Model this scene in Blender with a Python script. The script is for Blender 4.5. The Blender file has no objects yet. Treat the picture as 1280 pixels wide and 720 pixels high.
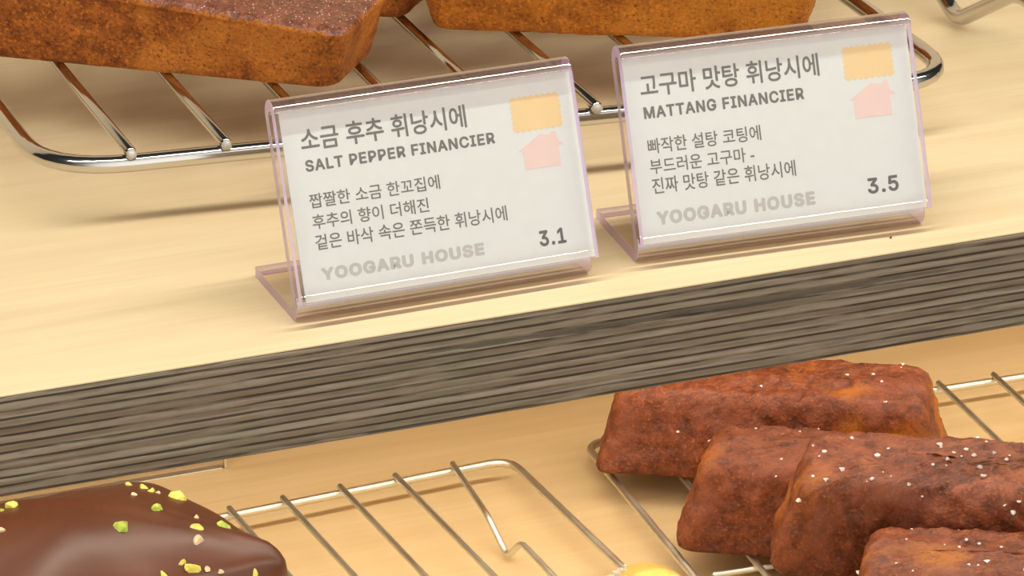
import bpy, bmesh, math, random
from mathutils import Vector, Matrix, noise
from mathutils.bvhtree import BVHTree

scene = bpy.context.scene
col = scene.collection
R = math.radians
rnd = random.Random(7)

# ------------------------------------------------------------------ camera
YAW, PITCH, ROLL, DIST = R(19.91468), R(22.73266), R(-1.06028), 1.2354394688585595
fw = Vector((math.sin(YAW)*math.cos(PITCH), math.cos(YAW)*math.cos(PITCH), -math.sin(PITCH)))
rt0 = Vector((math.cos(YAW), -math.sin(YAW), 0)); up0 = rt0.cross(fw)
rt = math.cos(ROLL)*rt0 + math.sin(ROLL)*up0
up = -math.sin(ROLL)*rt0 + math.cos(ROLL)*up0
cam_data = bpy.data.cameras.new('camera'); cam = bpy.data.objects.new('camera', cam_data); col.objects.link(cam)
cam_data.sensor_width = 36; cam_data.lens = 5500/1280*36
cam_data.clip_start = .01; cam_data.clip_end = 50
M4 = Matrix((rt, up, -fw)).transposed().to_4x4()
M4.translation = -fw*DIST + up*.0069879
cam.matrix_world = M4
scene.camera = cam

# ------------------------------------------------------------------ exposure, world, lamps
vs = scene.view_settings
vs.view_transform = 'Standard'; vs.look = 'None'; vs.gamma = 1; vs.use_curve_mapping = False
vs.exposure = 0.0
STRIP_UP, STRIP_LOW, WORLD = 5.7, .48, .56

w = bpy.data.worlds.new('shop_interior'); scene.world = w; w.use_nodes = True
nt = w.node_tree; nt.nodes.clear()
tc = nt.nodes.new('ShaderNodeTexCoord')
# broad low glow from the front, shaped to light the cards; dim elsewhere
dt = nt.nodes.new('ShaderNodeVectorMath'); dt.operation = 'DOT_PRODUCT'; dt.inputs[1].default_value = Vector((.05, -.98, .17)).normalized()
nt.links.new(tc.outputs['Generated'], dt.inputs[0])
rz = nt.nodes.new('ShaderNodeValToRGB'); e = rz.color_ramp.elements
e[0].position = 0; e[0].color = (.10, .085, .07, 1); e[1].position = 1; e[1].color = (2.8, 2.7, 2.5, 1)
for p, v in ((.42, .06), (.60, .10), (.72, .18), (.83, .70), (.92, 2.1)):
    n = e.new(p); n.color = (v, v*.955, v*.88, 1)
ma = nt.nodes.new('ShaderNodeMath'); ma.operation = 'MULTIPLY_ADD'; ma.inputs[1].default_value = .5; ma.inputs[2].default_value = .5
nt.links.new(dt.outputs['Value'], ma.inputs[0]); nt.links.new(ma.outputs[0], rz.inputs[0])
bg = nt.nodes.new('ShaderNodeBackground'); bg.inputs['Strength'].default_value = WORLD
nt.links.new(rz.outputs[0], bg.inputs['Color'])
wo = nt.nodes.new('ShaderNodeOutputWorld'); nt.links.new(bg.outputs[0], wo.inputs[0])

def strip(name, loc, sx, sy, power, colr):
    l = bpy.data.lights.new(name, 'AREA'); l.shape = 'RECTANGLE'; l.size = sx; l.size_y = sy
    l.energy = power; l.color = colr
    o = bpy.data.objects.new(name, l); col.objects.link(o); o.location = loc
    return o
strip('led_strip_above_shelf', (.12, -.080, .50), 1.5, .016, STRIP_UP, (1, .95, .86))
strip('under_shelf_led_and_fill', (.10, .140, -.0335), .9, .008, STRIP_LOW, (1, .94, .82))
strip('under_shelf_led_and_fill', (.10, .048, -.0335), .9, .020, STRIP_LOW*.75, (1, .94, .82))  # second strip is an added fill that brightens the front brown cakes

# ------------------------------------------------------------------ helpers
def tag(o, label=None, cat=None, group=None, kind=None):
    if label: o['label'] = label
    if cat: o['category'] = cat
    if group: o['group'] = group
    if kind: o['kind'] = kind
    return o

def empty(name, loc=(0, 0, 0), rz=0):
    o = bpy.data.objects.new(name, None); col.objects.link(o)
    o.location = loc; o.rotation_euler = (0, 0, rz); o.empty_display_size = .01
    return o

def link(name, bm, mats, parent=None, smooth=True):
    me = bpy.data.meshes.new(name)
    bmesh.ops.recalc_face_normals(bm, faces=bm.faces)
    if smooth:
        for f in bm.faces: f.smooth = True
    bm.to_mesh(me); bm.free()
    for m in (mats if isinstance(mats, (list, tuple)) else [mats]): me.materials.append(m)
    o = bpy.data.objects.new(name, me); col.objects.link(o)
    if parent: o.parent = parent
    return o

def tube(bm, pts, r, n=12, closed=False, cap=True):
    """sweep a circle along a polyline with parallel transport"""
    pts = [Vector(p) for p in pts]; N = len(pts)
    rings = []; side = None
    for i, p in enumerate(pts):
        a = pts[(i-1) % N] if (closed or i > 0) else p
        b = pts[(i+1) % N] if (closed or i < N-1) else p
        t = (b-a).normalized()
        if side is None:
            side = t.cross(Vector((0, 0, 1)))
            if side.length < 1e-4: side = t.cross(Vector((1, 0, 0)))
        side = (side - t*side.dot(t)).normalized(); nn = t.cross(side)
        rings.append([bm.verts.new(p + r*(math.cos(2*math.pi*k/n)*side + math.sin(2*math.pi*k/n)*nn)) for k in range(n)])
    for i in range(N if closed else N-1):
        A, B = rings[i], rings[(i+1) % N]
        for k in range(n): bm.faces.new((A[k], A[(k+1) % n], B[(k+1) % n], B[k]))
    if cap and not closed:
        for rg, p, s in ((rings[0], pts[0], -1), (rings[-1], pts[-1], 1)):
            t = (pts[1]-pts[0]).normalized()*-1 if s < 0 else (pts[-1]-pts[-2]).normalized()
            c = bm.verts.new(p + t*r*.55)
            mid = [bm.verts.new(p + (v.co-p)*.72 + t*r*.38) for v in rg]
            for k in range(n):
                bm.faces.new((rg[k], rg[(k+1) % n], mid[(k+1) % n], mid[k]))
                bm.faces.new((mid[k], mid[(k+1) % n], c))

def smooth_path(pts, rad, n=6):
    """round the inner corners of an open polyline"""
    pts = [Vector(p) for p in pts]; out = [pts[0]]
    for i in range(1, len(pts)-1):
        a, b, c = pts[i-1], pts[i], pts[i+1]
        r = min(rad, (a-b).length*.45, (c-b).length*.45)
        p, s = b+(a-b).normalized()*r, b+(c-b).normalized()*r
        for k in range(n+1):
            t = k/n; out.append((1-t)**2*p + 2*t*(1-t)*b + t*t*s)
    out.append(pts[-1]); return out

def box(bm, x0, x1, y0, y1, z0, z1, bev=0, seg=2):
    r = bmesh.ops.create_cube(bm, size=1)
    for v in r['verts']:
        v.co = Vector(((x0+x1)/2+v.co.x*(x1-x0), (y0+y1)/2+v.co.y*(y1-y0), (z0+z1)/2+v.co.z*(z1-z0)))
    if bev:
        bmesh.ops.bevel(bm, geom=list({e for v in r['verts'] for e in v.link_edges}), offset=bev, segments=seg, affect='EDGES', profile=.5)

# ------------------------------------------------------------------ materials
class NT:
    def __init__(s, name):
        s.m = bpy.data.materials.new(name); s.m.use_nodes = True
        s.t = s.m.node_tree; s.b = s.t.nodes['Principled BSDF']; s.out = s.t.nodes['Material Output']
    def n(s, t, **kw):
        x = s.t.nodes.new(t)
        for k, v in kw.items(): setattr(x, k, v)
        return x
    def l(s, a, b): s.t.links.new(a, b)
    def coord(s, scale=(1, 1, 1), rot=(0, 0, 0), space='Object'):
        c = s.n('ShaderNodeTexCoord'); mp = s.n('ShaderNodeMapping')
        mp.inputs['Scale'].default_value = scale; mp.inputs['Rotation'].default_value = rot
        s.l(c.outputs[space], mp.inputs[0]); return mp.outputs[0]
    def noise(s, vec, scale, detail=4, rough=.55, dist=0):
        x = s.n('ShaderNodeTexNoise'); x.inputs['Scale'].default_value = scale; x.inputs['Detail'].default_value = detail
        x.inputs['Roughness'].default_value = rough; x.inputs['Distortion'].default_value = dist
        s.l(vec, x.inputs['Vector']); return x.outputs[0]
    def ramp(s, fac, stops):
        x = s.n('ShaderNodeValToRGB'); els = x.color_ramp.elements
        els[0].position, els[0].color = stops[0][0], (*stops[0][1], 1)
        els[1].position, els[1].color = stops[-1][0], (*stops[-1][1], 1)
        for p, c in stops[1:-1]:
            k = els.new(p); k.color = (*c, 1)
        s.l(fac, x.inputs[0]); return x.outputs[0]
    def mix(s, a, b, fac, mode='MIX'):
        x = s.n('ShaderNodeMix', data_type='RGBA', blend_type=mode)
        for v, i in ((fac, 0), (a, 6), (b, 7)):
            if hasattr(v, 'is_linked'): s.l(v, x.inputs[i])
            elif isinstance(v, tuple): x.inputs[i].default_value = (*v, 1)
            else: x.inputs[i].default_value = v
        return x.outputs[2]
    def bump(s, h, strength, dist):
        x = s.n('ShaderNodeBump'); x.inputs['Strength'].default_value = strength; x.inputs['Distance'].default_value = dist
        s.l(h, x.inputs['Height']); s.l(x.outputs[0], s.b.inputs['Normal'])
    def set(s, **kw):
        for k, v in kw.items(): s.b.inputs[k.replace('_', ' ')].default_value = (*v, 1) if isinstance(v, tuple) else v
        return s

def mat_wood(name, light, dark, knots=.0):
    k = NT(name)
    v = k.coord((5, 60, 60)); f = k.noise(v, 1.4, 5, .6, .6)
    v2 = k.coord((14, 420, 420)); f2 = k.noise(v2, 1.0, 3, .6)
    v4 = k.coord((7, 150, 150)); f4 = k.noise(v4, 1.2, 4, .6, .4)
    v3 = k.coord((2.2, 9, 9)); f3 = k.noise(v3, 1.6, 3, .5, .8)
    c = k.ramp(f, [(.30, dark), (.46, tuple(.5*(a+b) for a, b in zip(light, dark))), (.62, light)])
    c = k.mix(c, tuple(x*.88 for x in dark), k.ramp(f2, [(.52, (0, 0, 0)), (.72, (.32, .32, .32))]))
    c = k.mix(c, dark, k.ramp(f4, [(.53, (0, 0, 0)), (.68, (.55, .55, .55))]))
    c = k.mix(c, tuple(min(1, x*1.06) for x in light), k.ramp(f3, [(.35, (0, 0, 0)), (.65, (.6, .6, .6))]))
    k.l(c, k.b.inputs['Base Color']); k.set(Roughness=.42); k.b.inputs['Specular IOR Level'].default_value = .35
    k.bump(f2, .12, .0002)
    return k.m

def mat_ply():
    k = NT('weathered_plywood_edge')
    ply_t = k.noise(k.coord((1.2, 1, 230)), 1.0, 1, .5)                       # tone of each ply
    c = k.ramp(ply_t, [(.30, (.165, .124, .084)), (.5, (.212, .166, .116)), (.70, (.255, .207, .149))])
    blot = k.noise(k.coord((22, 22, 60)), 1, 3, .6)
    c = k.mix(c, (.17, .165, .105), k.ramp(blot, [(.52, (0, 0, 0)), (.75, (.6, .6, .6))]))
    fib = k.noise(k.coord((160, 160, 900)), 1, 4, .65)
    c = k.mix(c, (.085, .062, .040), k.ramp(fib, [(.52, (0, 0, 0)), (.80, (.45, .45, .45))]))
    c = k.mix(c, (.42, .37, .29), k.ramp(fib, [(.22, (.25, .25, .25)), (.42, (0, 0, 0))]))
    # glue lines between the plies: thin, a little wavy, broken up
    wv = k.n('ShaderNodeTexWave', wave_type='BANDS', bands_direction='Z', wave_profile='SIN')
    wv.inputs['Scale'].default_value = .318; wv.inputs['Distortion'].default_value = 1.5
    wv.inputs['Detail'].default_value = 3; wv.inputs['Detail Scale'].default_value = .6; wv.inputs['Detail Roughness'].default_value = .6
    k.l(k.coord((22, 22, 400)), wv.inputs['Vector'])
    line = k.ramp(wv.outputs[1], [(0, (1, 1, 1)), (.10, (.95, .95, .95)), (.26, (0, 0, 0))])
    br = k.ramp(k.noise(k.coord((26, 26, 330)), 1, 3, .6), [(.36, (.12, .12, .12)), (.50, (1, 1, 1))])
    lm = k.mix(line, br, 1.0, 'MULTIPLY')
    c = k.mix(c, (.040, .026, .015), lm)
    k.l(c, k.b.inputs['Base Color']); k.set(Roughness=.8)
    k.bump(k.mix(k.mix((1, 1, 1), (0, 0, 0), lm), fib, .35), .5, .0008)
    return k.m

def mat_chrome(name, rough=.13, colr=(.70, .69, .67)):
    k = NT(name)
    f = k.noise(k.coord((60, 60, 60)), 1, 2)
    k.l(k.ramp(f, [(.3, (rough*.85,)*3), (.7, (rough*1.15,)*3)]), k.b.inputs['Roughness'])
    k.set(Base_Color=colr, Metallic=1.0); return k.m

def mat_plain(name, c, rough=.6, spec=.4):
    k = NT(name); f = k.noise(k.coord((300, 300, 300)), 1, 3)
    k.l(k.ramp(f, [(.3, tuple(x*.96 for x in c)), (.7, c)]), k.b.inputs['Base Color'])
    k.set(Roughness=rough); k.b.inputs['Specular IOR Level'].default_value = spec; return k.m

def mat_acrylic(name, tint, diffuse=0.0, dcol=(1, 1, 1), base=.05, rough=.03, ior=1.49):
    """clear sheet: tinted transmission, a Fresnel gloss and (at cut edges) some scatter"""
    k = NT(name); t = k.t; t.nodes.remove(k.b)
    tr = k.n('ShaderNodeBsdfTransparent'); tr.inputs[0].default_value = (*tint, 1)
    gl = k.n('ShaderNodeBsdfGlossy'); gl.inputs['Roughness'].default_value = rough; gl.inputs[0].default_value = (1, 1, 1, 1)
    lw = k.n('ShaderNodeLayerWeight'); lw.inputs[0].default_value = .5      # Schlick: same from both sides of the sheet
    pw = k.n('ShaderNodeMath', operation='POWER'); k.l(lw.outputs['Facing'], pw.inputs[0]); pw.inputs[1].default_value = 5
    f = k.noise(k.coord((60, 60, 60)), 1, 2)
    sc = k.n('ShaderNodeMath', operation='MULTIPLY_ADD'); sc.inputs[1].default_value = .02; sc.inputs[2].default_value = base-.02
    k.l(f, sc.inputs[0])
    ad = k.n('ShaderNodeMath', operation='MULTIPLY_ADD', use_clamp=True); k.l(pw.outputs[0], ad.inputs[0]); ad.inputs[1].default_value = .9; k.l(sc.outputs[0], ad.inputs[2])
    m1 = k.n('ShaderNodeMixShader'); k.l(ad.outputs[0], m1.inputs[0])
    src = tr.outputs[0]
    if diffuse:
        df = k.n('ShaderNodeBsdfDiffuse'); df.inputs[0].default_value = (*dcol, 1)
        tl = k.n('ShaderNodeBsdfTranslucent'); tl.inputs[0].default_value = (*dcol, 1)
        m3 = k.n('ShaderNodeMixShader'); m3.inputs[0].default_value = .8 if diffuse > .5 else .5; k.l(df.outputs[0], m3.inputs[1]); k.l(tl.outputs[0], m3.inputs[2])
        m2 = k.n('ShaderNodeMixShader'); m2.inputs[0].default_value = diffuse
        k.l(tr.outputs[0], m2.inputs[1]); k.l(m3.outputs[0], m2.inputs[2]); src = m2.outputs[0]
    k.l(src, m1.inputs[1]); k.l(gl.outputs[0], m1.inputs[2]); k.l(m1.outputs[0], k.out.inputs[0])
    return k.m

def mat_cake(name, c_dark, c_mid, c_patch, spec, rough, patch=.58, grain=1.0, pink=None):
    k = NT(name)
    big = k.noise(k.coord((32, 32, 32)), 1, 3, .5, .3)
    med = k.noise(k.coord((210, 210, 210)), 1, 4, .6)
    fine = k.noise(k.coord((900, 900, 900)), 1, 3, .65)
    c = k.ramp(med, [(.30, c_dark), (.62, c_mid)])
    c = k.mix(c, c_patch, k.ramp(big, [(patch, (0, 0, 0)), (patch+.13, (.85, .85, .85))]))
    c = k.mix(c, tuple(x*.35 for x in c_dark), k.ramp(fine, [(.28, (.7*grain,)*3), (.46, (0, 0, 0))]))
    c = k.mix(c, tuple(min(1, x*1.7) for x in c_patch), k.ramp(fine, [(.56, (0, 0, 0)), (.74, (.55*grain,)*3)]))
    if pink:
        pk = k.noise(k.coord((45, 45, 45), (1, 2, 3)), 1, 4, .6)
        c = k.mix(c, pink, k.ramp(pk, [(.52, (0, 0, 0)), (.72, (.6, .6, .6))]))
    k.l(c, k.b.inputs['Base Color']); k.set(Roughness=rough); k.b.inputs['Specular IOR Level'].default_value = spec
    k.bump(k.mix(med, fine, .45), .8, .0012)
    return k.m

WOOD = mat_wood('pale_pine', (.84, .68, .42), (.74, .56, .32))
WOODL = mat_wood('warm_pine', (.78, .59, .315), (.67, .47, .225))
PLY = mat_ply()
CHROME = mat_chrome('chrome_wire', .12, (.60, .585, .56))
STEEL = mat_chrome('dull_steel_wire', .40, (.80, .79, .69))
SOLDER = mat_plain('weld_bead', (.52, .49, .43), .3, .8)
CLEAR = mat_acrylic('clear_acrylic', (.96, .955, .95))
BENDM = mat_acrylic('bent_acrylic', (.72, .60, .57), .10, (.85, .70, .66), .26, .07)
EDGE = mat_acrylic('acrylic_cut_edge', (.86, .76, .95), .9, (.86, .70, 1.0), .06, .12)
CARD = mat_plain('card_paper', (.735, .755, .735), .75, .2)
INK = mat_plain('dark_grey_ink', (.075, .068, .062), .8, .2)
INK2 = mat_plain('grey_ink', (.13, .115, .10), .8, .2)
PALEINK = mat_plain('pale_grey_ink', (.50, .48, .45), .8, .2)
ORANGE = mat_plain('soft_orange_ink', (.86, .62, .29), .8, .2)
PINK = mat_plain('soft_pink_ink', (.84, .61, .56), .8, .2)
GOLD = mat_cake('golden_cake', (.14, .033, .006), (.37, .105, .015), (.49, .165, .024), .25, .62, .50, 1.3)
GOLD_PALE = mat_cake('pale_golden_cake', (.25, .066, .008), (.48, .155, .014), (.56, .20, .022), .25, .62, .50, 1.2)
SUGAR = mat_cake('sugared_crust', (.11, .028, .014), (.27, .082, .042), (.36, .125, .055), .6, .36, .6, 1.3)
CRUST = mat_cake('brown_cake_crust', (.085, .019, .007), (.265, .066, .022), (.52, .165, .018), .36, .46, .535, .7, (.36, .115, .06))
CHOC = NT('milk_chocolate')
_f = CHOC.noise(CHOC.coord((40, 40, 40)), 1, 3)
CHOC.l(CHOC.ramp(_f, [(.3, (.085, .024, .010)), (.7, (.110, .034, .015))]), CHOC.b.inputs['Base Color'])
CHOC.set(Roughness=.40); CHOC.b.inputs['Specular IOR Level'].default_value = .55
CHOC.bump(CHOC.noise(CHOC.coord((55, 55, 55)), 1, 2), .25, .0015); CHOC = CHOC.m
def mat_nut(name, a, b):
    k = NT(name); f = k.noise(k.coord((420, 420, 420)), 1, 3)
    k.l(k.ramp(f, [(.35, a), (.65, b)]), k.b.inputs['Base Color']); k.set(Roughness=.55); k.bump(f, .4, .0004); return k.m
NUT_G = mat_nut('green_pistachio', (.28, .42, .04), (.55, .66, .12))
NUT_Y = mat_nut('yellow_pistachio', (.62, .56, .07), (.80, .76, .22))
NUT_P = mat_nut('pale_nut', (.62, .45, .27), (.80, .66, .46))
GRAIN = mat_plain('sugar_grain', (.62, .40, .30), .2, .8)
SALT = mat_plain('salt_crystal', (.88, .80, .74), .25, .7)
YELLOW = mat_cake('yellow_glaze', (.80, .50, .07), (.90, .64, .12), (.92, .72, .22), .4, .45, .55, .15)
CRUMB = mat_plain('white_crumb', (.90, .82, .66), .6, .3)
WALL = mat_plain('painted_panel', (.70, .58, .42), .7, .3)

# ------------------------------------------------------------------ shelves and the panel that carries them
bm = bmesh.new(); box(bm, -.62, .62, .46, .48, -.32, .50)
tag(link('wall_back', bm, WALL, smooth=False), kind='structure')

sh = empty('display_shelf', (0, 0, -.0302))
tag(sh, 'upper pale pine shelf with thick dark layered plywood front edge, carrying the two price signs', 'shelf')
def on(parent, name, bm, mats, smooth=True):
    o = link(name, bm, mats, parent, smooth); o.matrix_parent_inverse = Matrix.Translation(-parent.location); return o
bm = bmesh.new(); box(bm, -.62, .62, .0035, .46, -.0302, -.0008)
on(sh, 'core', bm, WOODL, False)
bm = bmesh.new(); box(bm, -.62, .62, .0002, .46, -.0009, 0, .0004, 2)
on(sh, 'top_board', bm, WOOD, False)
# front edge: fine grid, worn and split between the plies
bm = bmesh.new(); NX, NZ = 420, 60
X0, X1 = -.23, .30
gr = []
for j in range(NZ+1):
    z = -.0302 + (.0302-.0010)*j/NZ; row = []
    for i in range(NX+1):
        x = X0+(X1-X0)*i/NX
        d = .0004*noise.noise(Vector((x*9, 3, z*520))) + .0003*noise.noise(Vector((x*60, 7, z*900)))
        # one long open split right of the middle
        zc = -.0086 + .0006*noise.noise(Vector((x*14, 0, 1)))
        wd = .0012*max(0, 1-abs(x-.056)/.085)**.7
        g = max(0, 1-((z-zc)/max(wd, 1e-5))**2) if wd > 0 else 0
        g += 1.1*math.exp(-((x-.052)/.004)**2-((z-zc+.0003)/.0007)**2)
        row.append(bm.verts.new((x, .0003+max(-.0003, d)+.0019*min(g, 1.5), z)))
    gr.append(row)
for j in range(NZ):
    for i in range(NX): bm.faces.new((gr[j][i], gr[j][i+1], gr[j+1][i+1], gr[j+1][i]))
rim = [e for e in bm.edges if len(e.link_faces) == 1]
ex = bmesh.ops.extrude_edge_only(bm, edges=rim)
for v in (g for g in ex['geom'] if isinstance(g, bmesh.types.BMVert)): v.co.y = .0035
on(sh, 'front_edge', bm, PLY)
for xa, xb in ((-.62, X0), (X1, .62)):
    bm = bmesh.new(); box(bm, xa, xb, .0003, .0035, -.0302, -.001); on(sh, 'front_edge', bm, PLY, False)

lo = empty('display_shelf', (0, 0, -.170))
tag(lo, 'lower warm pine shelf under the dark plywood edge, carrying two thin wire racks', 'shelf')
bm = bmesh.new(); box(bm, -.62, .62, -.16, .46, -.170, -.140, .001, 2); on(lo, 'board', bm, WOODL, False)

# ------------------------------------------------------------------ price signs: bent acrylic holders with printed cards
LEAN = R(20.76943); HGT = .0624; FOOT = .0392; T = .0032; GAP = .0062
def holder_frame(x, y, yw): return Matrix.Translation((x, y, 0)) @ Matrix.Rotation(yw, 4, 'Z')
U_ = Vector((0, math.sin(LEAN), math.cos(LEAN))); N_ = Vector((0, -math.cos(LEAN), math.sin(LEAN)))
def sign_holder(x, y, yw, label):
    W = .0888
    root = empty('sign_holder', (x+.0006, y, 0), yw); tag(root, label, 'sign holder', 'clear acrylic sign holders on the upper shelf')
    B = Vector((0, .0014, T/2))
    # centre line of the bent sheet: foot, bend, back panel, fold, front panel
    path = []; kinds = []
    def add(p, k): path.append(Vector(p)); kinds.append(k)
    for i in range(7): add((0, FOOT-(FOOT-.006)*i/6, T/2), 0)
    P0, P2 = Vector((0, .006, T/2)), B + U_*.006
    for i in range(1, 9):
        t = i/8; add((1-t)**2*P0 + 2*t*(1-t)*B + t*t*P2, 1)
    L1 = HGT-.0048
    for i in range(1, 8): add(B+U_*(.006+(L1-.006)*i/7), 0)
    C = B+U_*L1+N_*(GAP/2)
    for i in range(1, 13):
        a = math.pi*i/12; add(C - N_*math.cos(a)*(GAP/2) + U_*math.sin(a)*(GAP/2)*.85, 1)
    Lf = L1-.0040
    for i in range(1, 9): add(C+N_*(GAP/2)-U_*Lf*i/8, 0)
    def loft(i0, i1, end0, end1, name, mface):
        bm = bmesh.new(); rings = []
        for i in range(i0, i1+1):
            t = (path[min(i+1, len(path)-1)]-path[max(i-1, 0)]).normalized(); nn = Vector((0, -t.z, t.y))
            rings.append([[bm.verts.new(path[i]+nn*s*T/2+Vector((xx, 0, 0))) for xx in (0, .0004, W-.0004, W)] for s in (-1, 1)])
        for a, b in zip(rings, rings[1:]):
            for s in (0, 1):
                for k in range(3): bm.faces.new((a[s][k], a[s][k+1], b[s][k+1], b[s][k])).material_index = 0
            for k in (0, 3): bm.faces.new((a[0][k], a[1][k], b[1][k], b[0][k])).material_index = 1
        for rg, do in ((rings[0], end0), (rings[-1], end1)):
            if do:
                for k in range(3): bm.faces.new((rg[0][k], rg[0][k+1], rg[1][k+1], rg[1][k])).material_index = 1
        return link(name, bm, [mface, EDGE], root, True)
    n_foot = 6; n_bend = 14; n_back = 21; n_fold = 33
    for o in (loft(0, n_foot, True, False, 'foot', CLEAR), loft(n_foot, n_bend, False, False, 'bend', BENDM),
              loft(n_bend, n_back, False, False, 'back_panel', CLEAR), loft(n_back, n_fold, False, False, 'top_fold', BENDM),
              loft(n_fold, len(path)-1, False, True, 'front_panel', CLEAR)):
        for p in o.data.polygons:
            p.use_smooth = p.material_index == 0 and abs(p.normal.x) < .5
    return root

import os
SANS = None
try:        # the sans-serif that ships with Blender; the built-in face otherwise
    SANS = bpy.data.fonts.load(os.path.join(bpy.utils.system_resource('DATAFILES'), 'fonts', 'Inter.woff2'))
except Exception:
    SANS = None
def text_mesh(body, bold, spacing=1.0):
    cu = bpy.data.curves.new('t', 'FONT'); cu.body = body; cu.size = 1; cu.resolution_u = 3
    if SANS and body[0] < '\u1100': cu.font = SANS
    cu.space_character = spacing
    o = bpy.data.objects.new('t', cu); col.objects.link(o)
    dg = bpy.context.evaluated_depsgraph_get(); dg.update()
    me = bpy.data.meshes.new_from_object(o.evaluated_get(dg))
    bpy.data.objects.remove(o); bpy.data.curves.remove(cu)
    # heavier strokes: the outline repeated a hair's breadth around itself
    bm = bmesh.new(); n = 10
    for i in range(n):
        c0 = len(bm.verts); bm.from_mesh(me); bm.verts.ensure_lookup_table()
        for v in bm.verts[c0:]:
            v.co.x += bold*math.cos(2*math.pi*i/n); v.co.y += bold*math.sin(2*math.pi*i/n); v.co.z = i
    bm.to_mesh(me); bm.free()
    return me

def price_card(x, y, yw, cx, cw, ch, label, lines, icons):
    """card in the slot of the holder; lines = (part name, text, x0, x1, y0, y1 in mm on the sign, material, bold, spacing)"""
    root = empty('price_card', (0, 0, 0)); tag(root, label, 'price card', 'printed price cards in the acrylic holders')
    base = holder_frame(x, y, yw)
    o0 = Vector((0, .0014, T/2)) + N_*(GAP/2)
    F = base @ Matrix((( 1, 0, 0, o0.x), (0, U_.y, N_.y, o0.y), (0, U_.z, N_.z, o0.z), (0, 0, 0, 1)))
    root.matrix_world = F
    bm = bmesh.new(); box(bm, cx, cx+cw, .0042, .0042+ch, -.0002, .0002)
    link('paper', bm, CARD, root, False)
    for nm, body, x0, x1, y0, y1, m, bold, sp in lines:
        me = text_mesh(body, bold, sp); vs_ = me.vertices
        ax, bx = min(v.co.x for v in vs_), max(v.co.x for v in vs_); ay, by = min(v.co.y for v in vs_), max(v.co.y for v in vs_)
        for v in vs_:
            v.co = Vector(((x0+(v.co.x-ax)/(bx-ax)*(x1-x0))/1000, (y0+(v.co.y-ay)/(by-ay)*(y1-y0))/1000, .00024+.000002*v.co.z))
        me.materials.clear(); me.materials.append(m); me.name = nm
        for p in me.polygons: p.material_index = 0
        o = bpy.data.objects.new(nm, me); col.objects.link(o); o.parent = root
    for nm, poly, m in icons:
        bm = bmesh.new()
        lo_ = [bm.verts.new((px/1000, py/1000, .00022)) for px, py in poly]; hi = [bm.verts.new((px/1000, py/1000, .00026)) for px, py in poly]
        bm.faces.new(hi); n = len(poly)
        for i in range(n): bm.faces.new((lo_[i], lo_[(i+1) % n], hi[(i+1) % n], hi[i]))
        link(nm, bm, m, root, False)
    return root

def cookie(x0, x1, y0, y1):
    """rectangle with a scalloped edge"""
    pts = []
    def edge(ax, ay, bx, by, n):
        dx, dy = bx-ax, by-ay; L = math.hypot(dx, dy); nx, ny = dy/L, -dx/L
        for i in range(n*6):
            t = i/(n*6); h = .65*abs(math.sin(math.pi*t*n))-.2
            pts.append((ax+dx*t+nx*h, ay+dy*t+ny*h))
    edge(x0, y0, x1, y0, 8); edge(x1, y0, x1, y1, 6); edge(x1, y1, x0, y1, 8); edge(x0, y1, x0, y0, 6)
    return pts
def house(x0, x1, xl, xr, xa, yb, ye, ya):
    w_ = x1-x0
    return [(x0, yb), (x1, yb), (x1, ye-.2), (xr, ye), (x1-.1, ye+1.5), (x1-.3, ya-.1), (x1-1.6, ya+.15), (x1-2.2, ya-.7), (xa+.9, ya-.35), (xa+.3, ya), (xl, ye-.6), (x0, ye-.4)]

S1 = (-.0589977, .0138923, R(.7033)); S2 = (.0448986, .0175680, R(-2.9666))
sign_holder(*S1, 'clear lavender-edged acrylic holder of the SALT PEPPER FINANCIER card, left one')
sign_holder(*S2, 'clear lavender-edged acrylic holder of the MATTANG FINANCIER card, right one')
price_card(*S1, .0030, .0875, .0540, 'white card reading SALT PEPPER FINANCIER with price 3.1', [
    ('title_text', '소금 후추 휘낭시에', 8.2, 57.4, 46.0, 52.6, INK2, .018, 1.0),
    ('subtitle_text', 'SALT PEPPER FINANCIER', 8.5, 65.0, 40.3, 43.6, INK2, .030, 1.1),
    ('description_text', '짭짤한 소금 한꼬집에', 8.2, 46.9, 30.0, 34.1, INK2, .010, 1.0),
    ('description_text', '후추의 향이 더해진', 8.2, 42.7, 24.1, 28.2, INK2, .010, 1.0),
    ('description_text', '겉은 바삭 속은 쫀득한 휘낭시에', 8.2, 65.4, 18.2, 22.6, INK2, .010, 1.0),
    ('brand_text', 'YOOGARU HOUSE', 8.6, 57.2, 9.6, 13.2, PALEINK, .050, 1.14),
    ('price_text', '3.1', 73.9, 82.0, 9.3, 13.8, INK, .026, 1.1)],
    [('cookie_icon', cookie(71.2, 85.6, 42.6, 51.9), ORANGE), ('house_icon', house(72.8, 83.7, 71.2, 85.4, 78.6, 31.5, 37.4, 41.2), PINK)])
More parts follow.
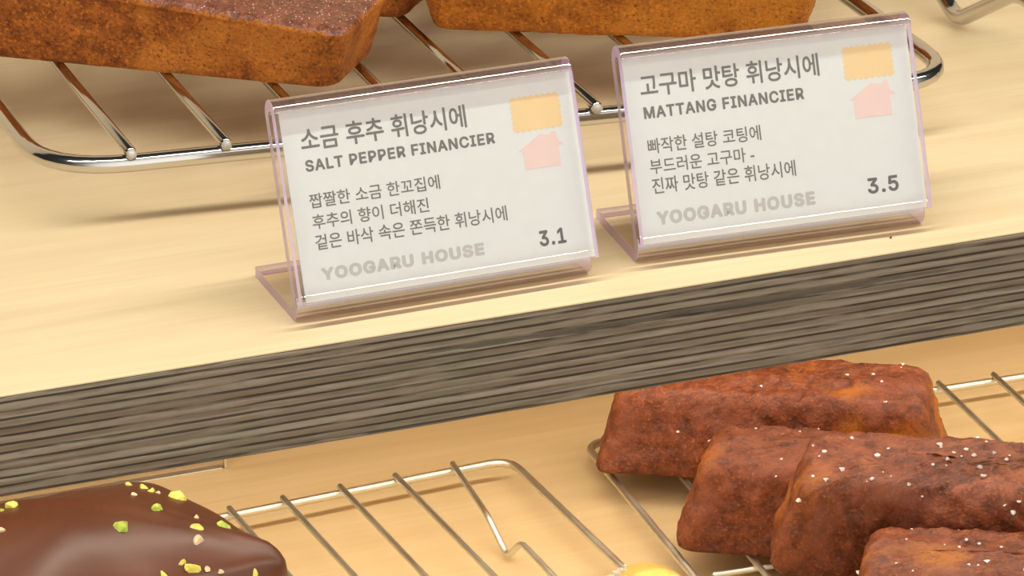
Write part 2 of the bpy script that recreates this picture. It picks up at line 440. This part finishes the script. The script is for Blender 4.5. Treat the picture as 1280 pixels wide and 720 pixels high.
price_card(*S2, .0016, .0878, .0540, 'white card reading MATTANG FINANCIER with price 3.5', [
    ('title_text', '고구마 맛탕 휘낭시에', 6.5, 61.3, 46.1, 52.8, INK2, .018, 1.0),
    ('subtitle_text', 'MATTANG FINANCIER', 6.7, 55.7, 39.9, 43.4, INK2, .030, 1.1),
    ('description_text', '빠작한 설탕 코팅에', 6.7, 41.2, 29.8, 34.2, INK2, .010, 1.0),
    ('description_text', '부드러운 고구마 -', 6.6, 38.4, 24.0, 28.3, INK2, .010, 1.0),
    ('description_text', '진짜 맛탕 같은 휘낭시에', 6.6, 50.5, 18.2, 22.9, INK2, .010, 1.0),
    ('brand_text', 'YOOGARU HOUSE', 6.8, 55.4, 9.2, 13.2, PALEINK, .050, 1.14),
    ('price_text', '3.5', 71.8, 81.5, 10.1, 14.7, INK, .026, 1.1)],
    [('cookie_icon', cookie(69.1, 83.9, 43.9, 53.1), ORANGE), ('house_icon', house(70.7, 82.1, 69.2, 83.9, 76.5, 32.3, 38.3, 42.3), PINK)])

# ------------------------------------------------------------------ wire racks
def rounded_loop(corners, rad, n=8):
    pts = []; N = len(corners); corners = [Vector(c) for c in corners]
    for i in range(N):
        a, b, c = corners[i-1], corners[i], corners[(i+1) % N]
        p, s = b+(a-b).normalized()*rad, b+(c-b).normalized()*rad
        for k in range(n+1):
            t = k/n; pts.append((1-t)**2*p+2*t*(1-t)*b+t*t*s)
    # add points along the straights so the sweep stays even
    out = []
    for a, b in zip(pts, pts[1:]+pts[:1]):
        m = max(1, int((b-a).length/.012))
        out += [a.lerp(b, k/m) for k in range(m)]
    return out

def vee(p0, p1, feet, drop, back, front, side=Vector((0, 0, 0))):
    """wire from p0 (far) to p1 (near) with V-bent feet at the given fractions"""
    p0, p1 = Vector(p0), Vector(p1); L = (p1-p0).length; d = (p1-p0)/L; pts = [p0]
    for f in feet:
        c = p0+d*L*f; pts += [c-d*back+side, c+Vector((0, 0, -drop))+side, c+d*front+side*.65]
    pts.append(p1); return pts

def rack(name_label, corners, rad, rail_r, wires, wire_r, mat, bars=(), weld=False):
    root = empty('cooling_rack', sum((Vector(c) for c in corners), Vector())/4); tag(root, name_label, 'cooling rack', None)
    loc = root.location.copy()
    def part(nm, bm, m):
        o = link(nm, bm, m, root); o.matrix_parent_inverse = Matrix.Translation(-loc); return o
    bm = bmesh.new(); tube(bm, rounded_loop(corners, rad), rail_r, 16, closed=True); part('frame_rail', bm, mat)
    for pts in wires:
        bm = bmesh.new(); tube(bm, smooth_path(pts, wire_r*3.2), wire_r, 12); o = part('wire', bm, mat)
        if weld:
            c = Vector(pts[-1]); b2 = bmesh.new()
            bmesh.ops.create_icosphere(b2, subdivisions=2, radius=wire_r*.98)
            for v in b2.verts:
                k = 1+.35*noise.noise(v.co*1400+c*300); v.co = v.co*k+c+Vector((0, -.0006, -.0004))
            link('weld_bead', b2, SOLDER, o)
    for a, b in bars:
        bm = bmesh.new(); tube(bm, [a, Vector(a).lerp(Vector(b), .5), b], wire_r, 12); part('cross_bar', bm, mat)
    return root

# upper left rack (thick chrome), slightly skewed on the shelf
ZR, RR, WR = .0200, .0027, .0017; ZW = ZR+RR+WR-.0004
front_y = lambda x: .0932-.125*x
wires = []
for i, x in enumerate((-.0807, -.0526, -.0252, .0040, .0308, .0591, .0877, .1165, .1450)):
    yn = front_y(x)-.0005
    feet = (.12, .93) if i in (2, 7) else ()
    pts = vee((x, .315, ZW), (x, yn, ZW), feet, ZW-WR, .008, .006)
    wires.append(pts)
rack('thick chrome wire rack behind the signs, under the two golden cakes',
     [(-.1053, .318, ZR), (-.1053, front_y(-.1053)+.001, ZR), (.1745, front_y(.1745)+.003, ZR), (.1745, .290, ZR)],
     .026, RR, wires, WR, CHROME, weld=True)
# second upper rack, only one V-shaped foot of its outer wire shows
def rack_outer():
    root = empty('cooling_rack', (.30, .22, 0)); tag(root, 'chrome rack reaching in at the top right corner with one V-bent foot', 'cooling rack')
    loc = root.location.copy()
    bm = bmesh.new(); z = .0235
    pts = [(.212, .305, z), (.2165, .206, z), (.2190, .1685, .0027), (.2215, .1315, z), (.2240, .085, z)]
    tube(bm, smooth_path(pts, .0065, 8), .0027, 14); o = link('wire', bm, CHROME, root); o.matrix_parent_inverse = Matrix.Translation(-loc)
    return root, loc
root2, loc2 = rack_outer()
z2 = .0235
bm = bmesh.new(); tube(bm, [(.206, .306, z2-.0037), (.30, .302, z2-.0037), (.47, .295, z2-.0037)], .0022, 14)
o = link('frame_rail', bm, CHROME, root2); o.matrix_parent_inverse = Matrix.Translation(-loc2)
bm = bmesh.new(); tube(bm, [(.2190, .087, z2-.0037), (.30, .081, z2-.0037), (.47, .070, z2-.0037)], .0022, 14)
o = link('frame_rail', bm, CHROME, root2); o.matrix_parent_inverse = Matrix.Translation(-loc2)
for k in range(1, 9):
    x = .2120+.031*k; bm = bmesh.new()
    pts = vee((x, .305-.002*k, z2), (x+.012, .085-.002*k, z2), (.62,) if k in (7,) else (), z2-.002, .037, .037)
    tube(bm, smooth_path(pts, .0065, 8), .0018, 12)
    o = link('wire', bm, CHROME, root2); o.matrix_parent_inverse = Matrix.Translation(-loc2)

# lower racks (thin dull wire)
ZL = -.140
def low_rack(label, corner, yaw, sgn, length, depth, offs, feet_on, vfrac, bars=False):
    """corner = back corner nearest the gap between the racks, sgn = direction the rack extends in x"""
    ex_ = Vector((math.cos(yaw), math.sin(yaw), 0)); ey_ = Vector((-math.sin(yaw), math.cos(yaw), 0))
    c = Vector(corner); zr = -.1331; zw = -.1310
    at = lambda a, b, z: Vector((c.x, c.y, 0))+ex_*a*sgn-ey_*b+Vector((0, 0, z))
    ws = []
    for i, a in enumerate(offs):
        ws.append(vee(at(a, -.0012, zw), at(a, depth+.001, zw), vfrac if i in feet_on else (), zw-(-.1389), .0165, .007, ex_*(-.0050 if i == 0 else 0)))
    bs = []
    if bars: bs = [(at(.0065, .1055, zr-.0006), at(length, .1055, zr-.0006))]
    return rack(label, [at(0, 0, zr), at(0, depth, zr), at(length, depth, zr), at(length, 0, zr)], .0085, .00135, ws, .00105, STEEL, bs)
low_rack('thin wire rack under the chocolate-coated cake, one foot bent down', (.0625, .1775, 0), R(3.2), -1, .30, .215,
         [.0200, .0405, .0600, .0800, .0985, .119, .139, .159, .179, .199, .219, .239, .259, .279], (0, 12), (.262, .80))
low_rack('thin wire rack under the heap of four brown cakes', (.0900, .1795, 0), R(-2.2), 1, .30, .265,
         [.0200, .0400, .060, .080, .100, .1285, .1490, .169, .189, .209, .229, .249, .269, .285], (1, 12), (.24, .85), True)

# ------------------------------------------------------------------ cakes
def ring_pts(hl, hw, r, n):
    """n points round a rounded rectangle, evenly by length"""
    r = min(r, hl*.98, hw*.98); sl, sw = 2*(hl-r), 2*(hw-r); q_ = math.pi*r/2
    per = 2*sl+2*sw+4*q_; out = []
    segs = [('l', (hl-r, -hw), (-1, 0), sl), ('a', (-(hl-r), -(hw-r)), -90, q_), ('l', (-hl, -(hw-r)), (0, 1), sw), ('a', (-(hl-r), hw-r), 180, q_),
            ('l', (-(hl-r), hw), (1, 0), sl), ('a', (hl-r, hw-r), 90, q_), ('l', (hl, hw-r), (0, -1), sw), ('a', (hl-r, -(hw-r)), 0, q_)]
    for i in range(n):
        s = per*i/n
        for k, p, d, L in segs:
            if s <= L+1e-9:
                if k == 'l': out.append((p[0]+d[0]*s, p[1]+d[1]*s))
                else:
                    a = R(d)-s/r; out.append((p[0]+r*math.cos(a), p[1]+r*math.sin(a)))
                break
            s -= L
        else: out.append((hl-r, -hw))
    return out

def cake_bm(L, W0, W1, H, e0, e1, crown, seed, rough=.0004, sink=0.0, N=260, skew=0.0, ends=1.0):
    """loaf-shaped tea cake: base W0 wide, top W1 wide, edge roundings e0 (bottom) and e1 (top), crowned top"""
    bm = bmesh.new(); rings = []; cr = .0065
    prof = []   # (half-width offset factor between base and top, inset, z)
    for k in range(5): prof.append((0, e0*(1-math.sin(math.pi/2*k/4)) + (0 if k else .004), e0*(1-math.cos(math.pi/2*k/4)), 'b'))
    for k in range(1, 17):
        t = k/17; prof.append((t, 0, e0+(H-e0-e1)*t, 's'))
    for k in range(7): prof.append((1, e1*(1-math.cos(math.pi/2*k/6)), H-e1+e1*math.sin(math.pi/2*k/6), 't'))
    hwt = W1/2
    for k in range(1, 11): prof.append((1, e1+(hwt*.90-e1)*(k/10)**.9, H, 'c'))
    off = Vector((seed*3.1, seed*1.7, seed*.9))
    for t, ins, z, kd in prof:
        hw = (W0+(W1-W0)*t)/2-ins; hl = (L+(W1-W0)*t*ends)/2-ins
        r = max(.002, cr-ins*.5)
        rg = []
        for x, y in ring_pts(hl, hw, r, N):
            zz = z
            if kd in 'ct':
                u = max(0, 1-(abs(y)/(hwt))**2.2)*max(0, 1-(abs(x)/(L/2))**2.6)
                zz += crown*u
                zz -= sink*math.exp(-((abs(y)-hwt*.45)/.004)**2)*max(0, 1-(abs(x)/(L*.46))**6)
            elif kd == 's': zz += crown*.35*t*max(0, 1-(abs(x)/(L/2))**2.4)
            zz *= 1-skew*x/(L/2)
            rg.append(bm.verts.new((x, y, zz)))
        rings.append(rg)
    for A, B in zip(rings, rings[1:]):
        for k in range(N): bm.faces.new((A[k], A[(k+1) % N], B[(k+1) % N], B[k]))
    bm.faces.new(rings[0][::-1]); bm.faces.new(rings[-1])
    bmesh.ops.recalc_face_normals(bm, faces=bm.faces); bm.normal_update()
    zmin_keep = .0006
    for v in bm.verts:
        if v.co.z < zmin_keep: continue
        p = v.co+off
        d = noise.fractal(p*90, 1, 2, 4)*rough*1.5 + noise.fractal(p*330, 1, 2, 3)*rough*.8
        pit = noise.noise(p*170); d -= max(0, pit-.52)*rough*7
        d += noise.noise(p*24)*rough*2.0
        v.co += Vector((0, 0, d)) if v.normal.z > .85 else v.normal*d
    return bm

def crystal_mesh(name, seed, s):
    bm = bmesh.new(); bmesh.ops.create_icosphere(bm, subdivisions=1, radius=1)
    for v in bm.verts:
        k = .75+.6*noise.noise(v.co*1.3+Vector((seed, seed*2, 3))); v.co = Vector((v.co.x*k*s, v.co.y*k*s, v.co.z*k*s*.7))
    me = bpy.data.meshes.new(name); bm.to_mesh(me); bm.free(); return me
SALT_MESHES = []
for s in range(4):
    m = crystal_mesh('salt_crystal', s*1.9+.3, .00075); m.materials.append(SALT); SALT_MESHES.append(m)

def sprinkle(body, n, seed, smin=.5, smax=1.3, box_=None):
    """single salt crystals lying on the top of a cake"""
    rr = random.Random(seed); me = body.data
    tree = BVHTree.FromPolygons([v.co for v in me.vertices], [p.vertices[:] for p in me.polygons])
    xs = [v.co.x for v in me.vertices]; ys = [v.co.y for v in me.vertices]; k = 0
    x0, x1, y0, y1 = box_ or (min(xs)*.92, max(xs)*.92, min(ys)*.85, max(ys)*.85)
    while k < n:
        hit = tree.ray_cast(Vector((rr.uniform(x0, x1), rr.uniform(y0, y1), .1)), Vector((0, 0, -1)))
        if hit[0] is None: continue
        o = bpy.data.objects.new('salt_crystal', rr.choice(SALT_MESHES)); col.objects.link(o)
        sc = rr.uniform(smin, smax)
        o.parent = body.parent; o.matrix_local = body.matrix_local @ (Matrix.Translation(hit[0]+hit[1]*.0001) @ Matrix.Rotation(rr.uniform(0, 6), 4, 'Z') @ Matrix.Scale(sc, 4))
        k += 1

def place_cake(label, group, LFRF, side, th, z, bm, L, W, mats, tilt=0.0, roll=0.0):
    """LFRF = a front base corner ('L' or 'R'); the long axis points along th"""
    ax = Vector((math.cos(th), math.sin(th), 0)); nn = Vector((math.sin(th), -math.cos(th), 0))
    c = Vector((LFRF[0], LFRF[1], 0)) + ax*(L/2 if side == 'L' else -L/2) - nn*W/2
    root = empty('tea_cake', (c.x, c.y, z), th); root.rotation_euler = (roll, tilt, th)
    tag(root, label, 'cake', group)
    body = link('body', bm, mats, root)
    return root, body

def sugar_coat(root, body, n, seed):
    """fine sugar grains on the crust: too many to count"""
    rr = random.Random(seed); me = body.data
    tree = BVHTree.FromPolygons([v.co for v in me.vertices], [p.vertices[:] for p in me.polygons])
    bm = bmesh.new(); k = 0
    xs = [v.co.x for v in me.vertices]; ys = [v.co.y for v in me.vertices]
    while k < n:
        hit = tree.ray_cast(Vector((rr.uniform(min(xs), max(xs)), rr.uniform(min(ys), max(ys)), .1)), Vector((0, 0, -1)))
        if hit[0] is None or hit[1].z < .5: continue
        r = bmesh.ops.create_icosphere(bm, subdivisions=0 or 1, radius=rr.uniform(.00016, .00042))
        rot = Matrix.Rotation(rr.uniform(0, 6), 3, (rr.random(), rr.random(), 1)); c = hit[0]
        for v in r['verts']: v.co = rot @ Vector((v.co.x, v.co.y*.8, v.co.z*.6)) + c
        k += 1
    o = link('sugar_grains', bm, GRAIN, root, False); tag(o, kind='stuff'); return o

def top_faces(body, zmin, idx):
    for p in body.data.polygons:
        if p.center.z > zmin and p.normal.z > .55: p.material_index = idx

ZU = ZW+WR
r, b = place_cake('golden brown loaf cake with sugared top, behind the left price card', 'golden cakes on the upper rack', (-.0105, .1245), 'R', R(-38), ZU,
                  cake_bm(.128, .037, .047, .0265, .0025, .0030, .003, 1.3, .00035, skew=.20), .128, .037, [GOLD, SUGAR])
top_faces(b, .016, 1); sugar_coat(r, b, 1300, 4)
r, b = place_cake('golden brown loaf cake with rounded left end, behind the right price card', 'golden cakes on the upper rack', (.0335, .1645), 'L', R(-29), ZU,
                  cake_bm(.118, .037, .048, .026, .003, .0035, .006, 4.7, .00032), .118, .037, [GOLD_PALE, SUGAR])
top_faces(b, .019, 1)

for lab, side, xy, th, sd in (('unseen golden loaf cake added behind the left front cake on the thick rack', 'R', (.0300, .1760), -38, 2.6),  # out-of-view cakes, added to block light and deepen the shade under the rack
                              ('unseen golden loaf cake added behind the right front cake on the thick rack', 'L', (.0640, .2150), -29, 6.4),
                              ('unseen golden loaf cake added at the back left of the thick rack', 'R', (.0620, .2300), -38, 9.2)):
    r, b = place_cake(lab, 'golden cakes on the upper rack', xy, side, R(th), ZU,
                      cake_bm(.118, .037, .048, .024, .003, .0035, .006, sd, .00032, N=120), .118, .037, [GOLD, SUGAR])
    top_faces(b, .019, 1)

ZC = -.1310+.00105
G4 = 'brown cakes heaped on the lower right rack'
r, b = place_cake('reddish brown loaf cake at the back of the heap, partly hidden by the plywood edge', G4, (.0815, .1505), 'L', R(-31), ZC,
                  cake_bm(.114, .044, .036, .029, .002, .0055, .0015, 2.2, .0007, .0008, N=330, ends=1.5), .114, .044, CRUST)
sprinkle(b, 16, 1)
r, b = place_cake('reddish brown loaf cake second from the back of the heap on the wire rack', G4, (.0838, .0865), 'L', R(-31), ZC,
                  cake_bm(.114, .043, .036, .029, .002, .0055, .0015, 5.9, .0008, .0008, N=330, ends=1.9), .114, .043, CRUST)
sprinkle(b, 18, 2)
r, b = place_cake('salt-flecked brown loaf cake lying raised on its neighbours, third from the back of heap', G4, (.0930, .0327), 'L', R(-29), ZC+.0165,
                  cake_bm(.124, .038, .034, .031, .002, .005, .0015, 8.8, .0008, .0008, N=330, ends=4.5), .124, .038, CRUST, 0, R(5))
sprinkle(b, 55, 3, .5, 1.7)
r, b = place_cake('brown loaf cake at the front of the heap, at the bottom right corner', G4, (.0930, -.0180), 'L', R(-28), ZC,
                  cake_bm(.114, .044, .037, .037, .002, .0055, .0015, 11.4, .0007, .0006, N=330, ends=1.8), .114, .044, CRUST)
sprinkle(b, 45, 5, .5, 1.7)

# chocolate coated cake: rounded square outline, domed, thin skirt
def choc_bm():
    bm = bmesh.new(); N = 160; rings = []
    def outline(a, s):
        p = 8.0; c_, s_ = math.cos(a), math.sin(a)
        rr = (abs(c_)**p+abs(s_)**p)**(-1/p)
        a_, b_ = c_*rr*.0405*s, s_*rr*.0470*s
        return Vector((.342*a_-.9925*b_, -.94*a_-.122*b_, 0))
    prof = [(.93, 0), (.97, .0004), (.99, .002), (1.0, .006), (1.0, .010), (.995, .0135), (.988, .0165), (.965, .0188), (.92, .0203), (.86, .0215),
            (.78, .0228), (.68, .0245), (.56, .0262), (.44, .0275), (.32, .0284), (.20, .0290), (.09, .0293), (.03, .0294)]
    for s, z in prof:
        rg = []
        for k in range(N):
            a = 2*math.pi*k/N; v = outline(a, s); v.z = z*1.09
            v.z += .0012*noise.noise(Vector((v.x*45, v.y*45, 2)))*min(1, z/.01)
            # a ripple where the coating set
            d = (v.x*.6+v.y*.8)-.012; v.z += .0011*math.exp(-(d/.003)**2)*(1 if z > .02 else 0)
            v.x += .0012*noise.noise(Vector((math.cos(a)*2, math.sin(a)*2, 5))); rg.append(bm.verts.new(v))
        rings.append(rg)
    for A, B in zip(rings, rings[1:]):
        for k in range(N): bm.faces.new((A[k], A[(k+1) % N], B[(k+1) % N], B[k]))
    bm.faces.new(rings[0][::-1]); bm.faces.new(rings[-1]); return bm
ch = empty('chocolate_cake', (-.0975, .1190, ZC), 0); tag(ch, 'chocolate-coated domed cake sprinkled with chopped pistachio at the lower left', 'cake')
body = link('coating', choc_bm(), CHOC, ch)
bpy.context.view_layer.update()
tree = BVHTree.FromPolygons([ch.matrix_world @ v.co for v in body.data.vertices], [p.vertices[:] for p in body.data.polygons])
def on_coat(px, py):
    d = (fw*5500 + rt*(px-640) - up*(py-360)).normalized(); o = Vector(M4.translation)
    h = tree.ray_cast(o, d); return h[0], h[1]
def nut_mesh(seed, kind):
    bm = bmesh.new(); bmesh.ops.create_icosphere(bm, subdivisions=2, radius=1)
    rr = random.Random(seed)
    for _ in range(7):      # chop facets off
        n = Vector((rr.uniform(-1, 1), rr.uniform(-1, 1), rr.uniform(-1, 1))).normalized(); dcut = rr.uniform(.25, .75)
        for v in bm.verts:
            k = v.co.dot(n)-dcut
            if k > 0: v.co -= n*k
    return bm
NUTS = [(161, 606, 7.5, 6, 0, 'y'), (178, 610, 9, 6, 20, 'y'), (188, 614, 6, 8, 50, 'y'), (196, 616, 4, 4, 0, 'p'), (167, 618, 6, 4, 0, 'p'), (222, 622, 12, 10, 60, 'y'), (199, 637, 10, 8, 10, 'g'),
        (153, 657, 13.5, 12, 0, 'g'), (246, 647, 6, 5, 30, 'p'), (249, 661, 11, 6, 0, 'y'), (250, 676, 8, 9, 40, 'p'), (277, 657, 10, 10, 30, 'g'), (228, 702, 6, 6, 0, 'y'), (240, 711, 11, 9, 10, 'y'), (258, 712, 5, 4, 0, 'p'),
        (14, 634, 10, 8, 0, 'y'), (1, 664, 8, 6, 0, 'p'), (205, 718, 14, 4, 0, 'y'), (318, 719, 9, 4, 0, 'y'), (276, 715, 5, 4, 0, 'p'), (3, 638, 6, 6, 0, 'g')]
for i, (px, py, a, b_, rot, kd) in enumerate(NUTS):
    p, nrm = on_coat(px, py)
    if p is None: continue
    bm = nut_mesh(i*3+1, kd); sx, sy = a/3470*.95, b_/3470*1.1
    q_ = nrm.to_track_quat('Z', 'X').to_matrix().to_4x4()
    T_ = Matrix.Translation(p) @ q_ @ Matrix.Rotation(R(rot), 4, 'Z') @ Matrix.Diagonal((sx, sy, min(sx, sy)*.75, 1))
    T_ = ch.matrix_world.inverted() @ T_
    for v in bm.verts: v.co = T_ @ v.co
    o = link('pistachio_piece' if kd != 'p' else 'nut_piece', bm, {'g': NUT_G, 'y': NUT_Y, 'p': NUT_P}[kd], ch, False)

# yellow glazed bun at the bottom edge
bun = empty('glazed_bun', (.0455, .0120, ZC+.0000)); tag(bun, 'small yellow glazed bun with white crumbs showing at the bottom edge beside the brown heap', 'bun')
bm = bmesh.new(); N = 64; rings = []
for s, z in [(.80, 0), (.92, .001), (1, .005), (1.0, .010), (.97, .0145), (.90, .0190), (.80, .0228), (.67, .0258), (.52, .0300), (.36, .0335), (.20, .0358), (.06, .0366)]:
    rg = []
    for k in range(N):
        a = 2*math.pi*k/N; rr_ = .0235*s*(1+.03*math.sin(9*a)*(s > .9)); v = Vector((rr_*math.cos(a), rr_*math.sin(a), z))
        v.z += .0006*noise.noise(v*160); rg.append(bm.verts.new(v))
    rings.append(rg)
for A, B in zip(rings, rings[1:]):
    for k in range(N): bm.faces.new((A[k], A[(k+1) % N], B[(k+1) % N], B[k]))
bm.faces.new(rings[0][::-1]); bm.faces.new(rings[-1])
bb = link('body', bm, YELLOW, bun)
bt = BVHTree.FromPolygons([v.co for v in bb.data.vertices], [p.vertices[:] for p in bb.data.polygons])
rr = random.Random(3)
for i in range(26):
    a = rr.uniform(1.9, 4.2) if i < 18 else rr.uniform(0, 6.28); d = rr.uniform(.006, .017)
    h = bt.ray_cast(Vector((d*math.cos(a), d*math.sin(a), .1)), Vector((0, 0, -1)))
    bm = nut_mesh(100+i, 'p'); s = rr.uniform(.0008, .0019)
    for v in bm.verts: v.co = Matrix.Rotation(rr.uniform(0, .01)+a, 3, 'Z') @ Vector((v.co.x*s*1.3, v.co.y*s, v.co.z*s*.7)) + h[0]
    link('crumb', bm, CRUMB, bun, False)

# ------------------------------------------------------------------ clear upright sheet at the back of the lower shelf
dv = empty('acrylic_divider', (-.09, .2225, -.140)); tag(dv, 'clear acrylic sheet standing behind the chocolate-coated cake under the shelf edge', 'divider')
def dpart(nm, bm, m):
    o = link(nm, bm, m, dv, False); o.matrix_parent_inverse = Matrix.Translation(-dv.location); return o
bm = bmesh.new(); box(bm, -.16, -.0235, .2215, .2235, -.140, -.095); dpart('sheet', bm, CLEAR)
bm = bmesh.new(); box(bm, -.0234, -.0224, .2210, .2240, -.140, -.095, .0003); dpart('edge_strip', bm, STEEL)
bm = bmesh.new(); box(bm, -.16, -.0240, .2210, .2240, -.140, -.1393, .0002); dpart('edge_strip', bm, STEEL)

# a single dark crumb on the front of the shelf
bm = nut_mesh(77, 'p')
for v in bm.verts: v.co = Vector((v.co.x*.0006, v.co.y*.0004, v.co.z*.0004+.0003))
o = link('crumb', bm, GOLD, None, False); o.location = (.1211, .0095, 0)
tag(o, 'tiny dark crumb on the shelf just in front of the MATTANG FINANCIER card', 'crumb')
